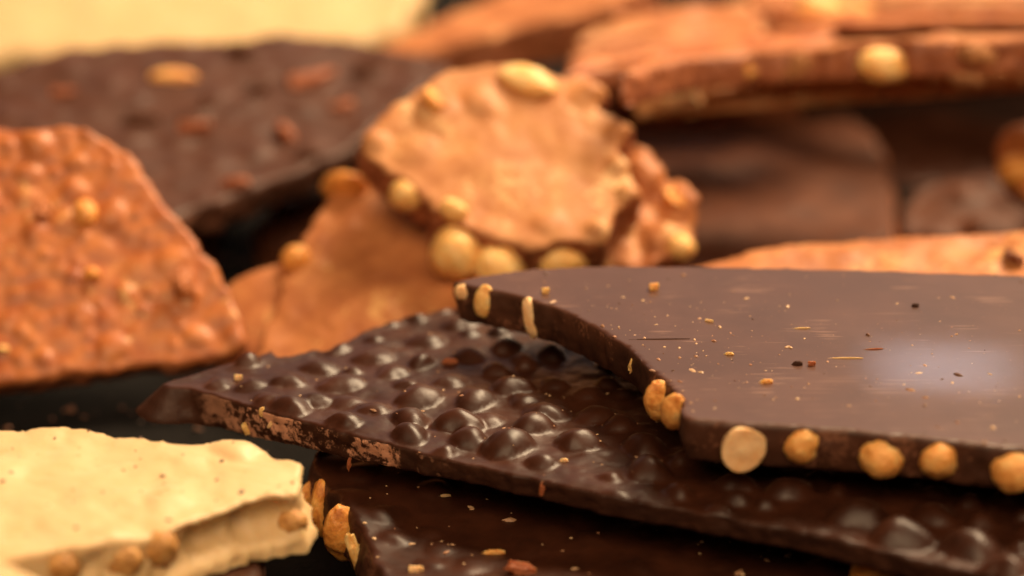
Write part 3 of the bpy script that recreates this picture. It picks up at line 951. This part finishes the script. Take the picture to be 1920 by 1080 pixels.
# ------------------------------------------------------------------ 11 slabs in the shade below them
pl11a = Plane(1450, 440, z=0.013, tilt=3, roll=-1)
s11a = slab('dark_chocolate_slab', 'brown slab darkened in colour for shade under the stacked milk slabs with rounded end', pl11a,  # milk slab in a darker colour that stands in for shade
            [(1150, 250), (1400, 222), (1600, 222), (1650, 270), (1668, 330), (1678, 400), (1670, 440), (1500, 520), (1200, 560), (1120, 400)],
            0.0105, 0.0014, M['milk_shade_brown'], M['milk_break'], waves(0.0012, 0.03, 24), ragged=0.0008, wall=0.001, rim=0.0020, seed=59)
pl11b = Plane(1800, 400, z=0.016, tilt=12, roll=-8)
s11b = slab('milk_chocolate_slab', 'reddish brown slab toned dark for shade near the right edge beside the rounded slab', pl11b,  # shade put into the base colour here as well
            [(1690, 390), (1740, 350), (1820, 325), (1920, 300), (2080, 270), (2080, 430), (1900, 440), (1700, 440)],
            0.010, 0.0014, M['milk_shade_brown'], M['milk_break'], domes([(a, b, c, d * 0.6) for a, b, c, d in scatter((-0.05, -0.05), (0.06, 0.06), 50, 0.003, 0.006, 77, 1.1)], waves(0.0016, 0.014, 25)), rim=0.0016, seed=61)
pl11c = Plane(1900, 300, depth=0.87, tilt=35, roll=-20)
s11c = slab('milk_chocolate_slab', 'small shaded milk chocolate lump with an orange nut at the right edge', pl11c,
            [(1865, 270), (1900, 235), (1960, 215), (2060, 220), (2060, 380), (1930, 370), (1880, 330)],
            0.010, 0.0014, M['milk_deep'], M['milk_break'], waves(0.0016, 0.014, 26), rim=0.002, seed=63)
nut(s11c, 'nut_half', 'hazelnut', 1908, 322, 72, 0, 'almond', 0.0, (30, 60, 0), 0.0)
pl11d = Plane(1770, 280, z=0.004, tilt=12, roll=4)
s11d = slab('dark_chocolate_slab', 'lumpy slab coloured dark as deep shadow behind the reddish slab', pl11d,  # darker chocolate colour used to imitate the shadow
            [(1560, 250), (1650, 215), (1900, 200), (2080, 195), (2080, 340), (1700, 350), (1600, 330)],
            0.010, 0.0016, M['dark_back'], M['dark_break_clean'], domes([(a, b, c, d * 0.5) for a, b, c, d in scatter((-0.06, -0.06), (0.07, 0.07), 50, 0.003, 0.006, 79, 1.1)], waves(0.0016, 0.014, 27)), rim=0.0016, seed=65)

pl11e = Plane(1600, 205, depth=1.02, tilt=66, roll=0)  # slab added to block the window light, near black to read as shade
slab('dark_chocolate_slab', 'added dark slab keeping window light off the rounded brown slab', pl11e,
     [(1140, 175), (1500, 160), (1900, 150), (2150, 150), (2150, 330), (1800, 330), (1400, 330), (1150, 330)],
     0.010, 0.0025, M['blocker_shade'], M['blocker_shade'], waves(0.0008, 0.02, 31), rim=0.0010, seed=71)

# ------------------------------------------------------------------ 12 milk slab right behind the smooth slab
pl12 = Plane(1650, 470, depth=0.785, tilt=9, roll=-3.5)
s12 = slab('milk_chocolate_slab', 'orange-tan milk chocolate slab lying just behind the smooth dark slab', pl12,
           [(1270, 508), (1340, 486), (1400, 472), (1500, 456), (1600, 450), (1700, 443), (1920, 428), (2100, 418), (2120, 600), (1900, 620), (1500, 610), (1290, 560)],
           0.0095, 0.0014, M['milk'], M['milk_break'], waves(0.0010, 0.014, 28), ragged=0.0010, wall=0.0010, rim=0.0016, seed=67)
nut(s12, 'nut_chip', 'chip', 1905, 490, 60, 1, 'milk_break', 0.0, (70, 60, 0), 0.0)


# ------------------------------------------------------------------ slabs lower in the heap that carry the ones above
def to_px(x, y, z):
    v = np.array([x, y, z]) - CAM
    d = v @ FWD
    return 960 + v[0] / d / KPX, 540 - (v @ UPV) / d / KPX


def carrier(x0, x1, y0, y1, z0, z1, mat, name, label, seed):
    pts = [(x0, y0), ((x0 + x1) / 2, y0 - 0.003), (x1, y0 + 0.002), (x1 + 0.002, (y0 + y1) / 2), (x1, y1), ((x0 + x1) / 2, y1 + 0.002), (x0, y1), (x0 - 0.002, (y0 + y1) / 2)]
    a = to_px((x0 + x1) / 2, (y0 + y1) / 2, z1)
    slab(name, label, Plane(a[0], a[1], z=z1), [to_px(px, py, z1) for px, py in pts], z1 - z0, 0.002, M[mat], M['dark_break_clean' if 'dark' in mat else 'milk_break'],
         waves(0.0003, 0.02, seed), ragged=0.001, rim=0.0008, seed=seed, sharp=0.8)


carrier(-0.136, -0.058, 0.537, 0.598, 0.0145, 0.0280, 'dark_rough', 'dark_chocolate_slab', 'dark slab lying directly under the front white slab', 101)
carrier(-0.130, -0.062, 0.541, 0.590, 0.0, 0.0140, 'dark_rough', 'dark_chocolate_slab', 'dark slab on the cloth lowest below the front white slab', 102)
carrier(-0.125, -0.095, 0.484, 0.518, 0.0, 0.0390, 'dark_rough', 'dark_chocolate_block', 'dark chocolate block under the white corner piece at the bottom left', 103)
carrier(-0.185, -0.095, 0.835, 0.900, 0.0, 0.0150, 'dark_back', 'dark_chocolate_slab', 'dark slab lying flat under the broad flecked dark slab', 104)
carrier(0.060, 0.165, 0.698, 0.742, 0.0, 0.0230, 'milk', 'milk_chocolate_slab', 'thick milk slab under the orange-tan slab behind the smooth dark one', 105)
carrier(0.035, 0.100, 0.955, 0.995, 0.0, 0.0300, 'milk', 'milk_chocolate_block', 'milk chocolate block carrying the layered shards at the back', 106)
carrier(0.100, 0.215, 1.000, 1.030, 0.0, 0.0470, 'milk', 'milk_chocolate_block', 'milk chocolate block carrying the topmost slab at the upper right', 107)
carrier(0.186, 0.225, 0.836, 0.868, 0.0, 0.0560, 'dark_back', 'dark_chocolate_block', 'dark chocolate block carrying the edge-on slab beyond the right edge', 108)


# ------------------------------------------------------------------ crumbs
def crumb_field(name, label, s, regions, n, smin, smax, mat, seed, parent=None):
    """many tiny loose chips lying on a slab, too small to count: one object"""
    rng = random.Random(seed)
    V, F = [], []
    for _ in range(n):
        x0, y0, x1, y1 = regions[rng.randrange(len(regions))]
        px, py = rng.uniform(x0, x1), rng.uniform(y0, y1)
        p, t = s.plane.hit(px, py)
        if not inside(np.array([p[:2]]), s.B)[0]:
            continue
        hz = float(s.height(np.array([p[0]]), np.array([p[1]]))[0]) if s.height else 0.0
        r = smin * (smax / smin) ** (rng.random() ** 2.2)
        el = rng.uniform(1.0, 2.6)
        a = rng.uniform(0, PI)
        base = len(V)
        k = 6
        h = r * rng.uniform(0.4, 0.9)
        for lev, (sc_, zz) in enumerate(((1.0, -0.15), (0.85, 0.5), (0.35, 1.0))):
            for i in range(k):
                b = 2 * PI * i / k
                q = sc_ * rng.uniform(0.7, 1.25) * r
                x, y = math.cos(b) * q * el, math.sin(b) * q
                V.append((p[0] + x * math.cos(a) - y * math.sin(a), p[1] + x * math.sin(a) + y * math.cos(a), hz + h * zz * rng.uniform(0.8, 1.2)))
        for lev in range(2):
            for i in range(k):
                j = (i + 1) % k
                F.append((base + lev * k + i, base + lev * k + j, base + (lev + 1) * k + j, base + (lev + 1) * k + i))
        F.append(tuple(base + 2 * k + i for i in range(k)))
    Mx = s.plane.matrix()
    W = [tuple(Mx @ Vector(v)) for v in V]
    o = link_mesh(name, W, F, [M[mat]], None, None, False)
    o['kind'] = 'stuff'
    o['label'] = label
    o['category'] = 'crumbs'
    return o


crumb_field('nut_crumbs', 'tiny pale nut crumbs strewn on the smooth dark slab', s1, [(1000, 510, 1800, 760), (1100, 560, 1450, 720), (1150, 600, 1920, 830)], 260, 0.00010, 0.0006, 'crumb_nut', 5)
crumb_field('chocolate_crumbs', 'tiny dark chocolate crumbs on the smooth dark slab', s1, [(1000, 510, 1920, 830)], 60, 0.00015, 0.0006, 'crumb_choc', 6)
crumb_field('nut_crumbs', 'tiny pale crumbs between the bumps of the bumpy dark slab', s2, [(430, 640, 1200, 860), (700, 700, 1250, 900)], 110, 0.00012, 0.0005, 'crumb_nut', 7)
crumb_field('nut_crumbs', 'tiny crumbs on the lowest front dark slab', s3, [(640, 880, 1500, 1080)], 70, 0.0002, 0.0008, 'crumb_nut', 8)
crumb_field('chocolate_crumbs', 'tiny brown specks on the front white slab', s4, [(0, 810, 560, 1000)], 40, 0.0002, 0.0006, 'crumb_choc', 9)


def crumb(s, px, py, wpx, rotz, el, mat, label, variant=1, kind='chip', name='nut_crumb', lift=0.3):
    p, t = s.plane.hit(px, py)
    hz = float(s.height(np.array([p[0]]), np.array([p[1]]))[0]) if s.height else 0.0
    r = wpx * 0.43 * t * KPX
    o = bpy.data.objects.new(name, nut_mesh(kind, variant, mat))
    COL.objects.link(o)
    m = s.plane.matrix() @ Matrix.Translation((p[0], p[1], hz + r * lift / el)) @ Matrix.Rotation(math.radians(rotz), 4, 'Z') @ Matrix.Rotation(PI / 2, 4, 'Y') @ Matrix.Diagonal((r / el * 1.2, r / el * 1.6, r, 1))
    o.matrix_world = m
    o['label'] = label
    o['category'] = 'crumb'
    o['group'] = 'larger loose crumbs on the dark slabs'
    return o


crumb(s1, 1226, 543, 24, 20, 1.1, 'hazel', 'pale nut crumb near the back of the smooth slab')
crumb(s1, 1023, 549, 18, 10, 1.0, 'peanut', 'pale nut crumb at the rim above the curved break of the smooth slab')
crumb(s1, 1438, 718, 28, 5, 2.0, 'hazel', 'orange crumb below the row of scratches on the smooth slab', 2)
crumb(s1, 1522, 685, 18, 0, 1.2, 'crumb_red', 'small reddish crumb in the middle of the smooth slab')
crumb(s1, 1496, 684, 22, 0, 1.6, 'dark_break_clean', 'dark chocolate crumb beside the reddish one on the smooth slab', 2, name='chocolate_crumb')
crumb(s1, 1715, 575, 14, 0, 1.2, 'dark_break_clean', 'lone dark crumb near the back right of the smooth slab', 3, name='chocolate_crumb')
crumb(s1, 1368, 665, 20, -10, 2.2, 'peanut', 'thin pale flake right of the curved break on the smooth slab', 2)
crumb(s1, 1330, 603, 20, -25, 2.4, 'hazel_pale', 'slanting pale flake behind the scratch on the smooth slab', 1)
crumb(s2, 1058, 868, 18, 0, 1.5, 'hazel_pale', 'white crumb in front of the large bump near the dark edge', 2)
crumb(s2, 845, 680, 34, -8, 1.9, 'crumb_red', 'reddish shaving among the rear bumps of the bumpy slab', 2)
crumb(s2, 447, 711, 18, 0, 1.1, 'hazel_pale', 'pale crumb on the bumpy slab nearest its tip', 1)
crumb(s3, 928, 1030, 48, 3, 3.0, 'hazel', 'flat orange nut sliver on the lowest front slab', 2)
crumb(s3, 780, 1066, 34, 0, 1.6, 'hazel_pale', 'pale blurred crumb at the bottom edge on the lowest front slab', 1)
crumb(s3, 836, 932, 24, 4, 2.8, 'hazel_pale', 'thin pale flake in the shadow on the lowest front slab', 2)
crumb(s3, 980, 1072, 70, -20, 1.8, 'crumb_red', 'reddish brown lump at the bottom edge on the lowest front slab', 0)


g = Slab()
g.plane, g.height, g.B = Plane(300, 780, z=0.0005), None, np.array([(-1, -1), (1, -1), (1, 1), (-1, 1)], float)
crumb_field('chocolate_crumbs', 'small chocolate crumbs on the dark cloth in the gap by the white slab', g, [(0, 720, 560, 830), (380, 400, 520, 520)], 60, 0.0003, 0.0011, 'crumb_choc', 12)

for x, y, wd, rz, el, mt, lb in (
    (1245, 636, 120, 2, 45, 'dark_break_clean', 'long dark scratch shaving running in from the curved break on the smooth slab'),
    (1590, 672, 70, -1, 16, 'hazel_pale', 'thin pale streak of shaving left of the glint on the smooth slab'),
    (1505, 616, 36, 3, 8, 'hazel_pale', 'short pale shaving in the middle back of the smooth slab'),
    (1640, 655, 40, 6, 9, 'crumb_red', 'fine reddish shaving just behind the glint on the smooth slab'),
):
    crumb(s1, x, y, wd, rz, el, mt, lb, 2, name='chocolate_shaving')
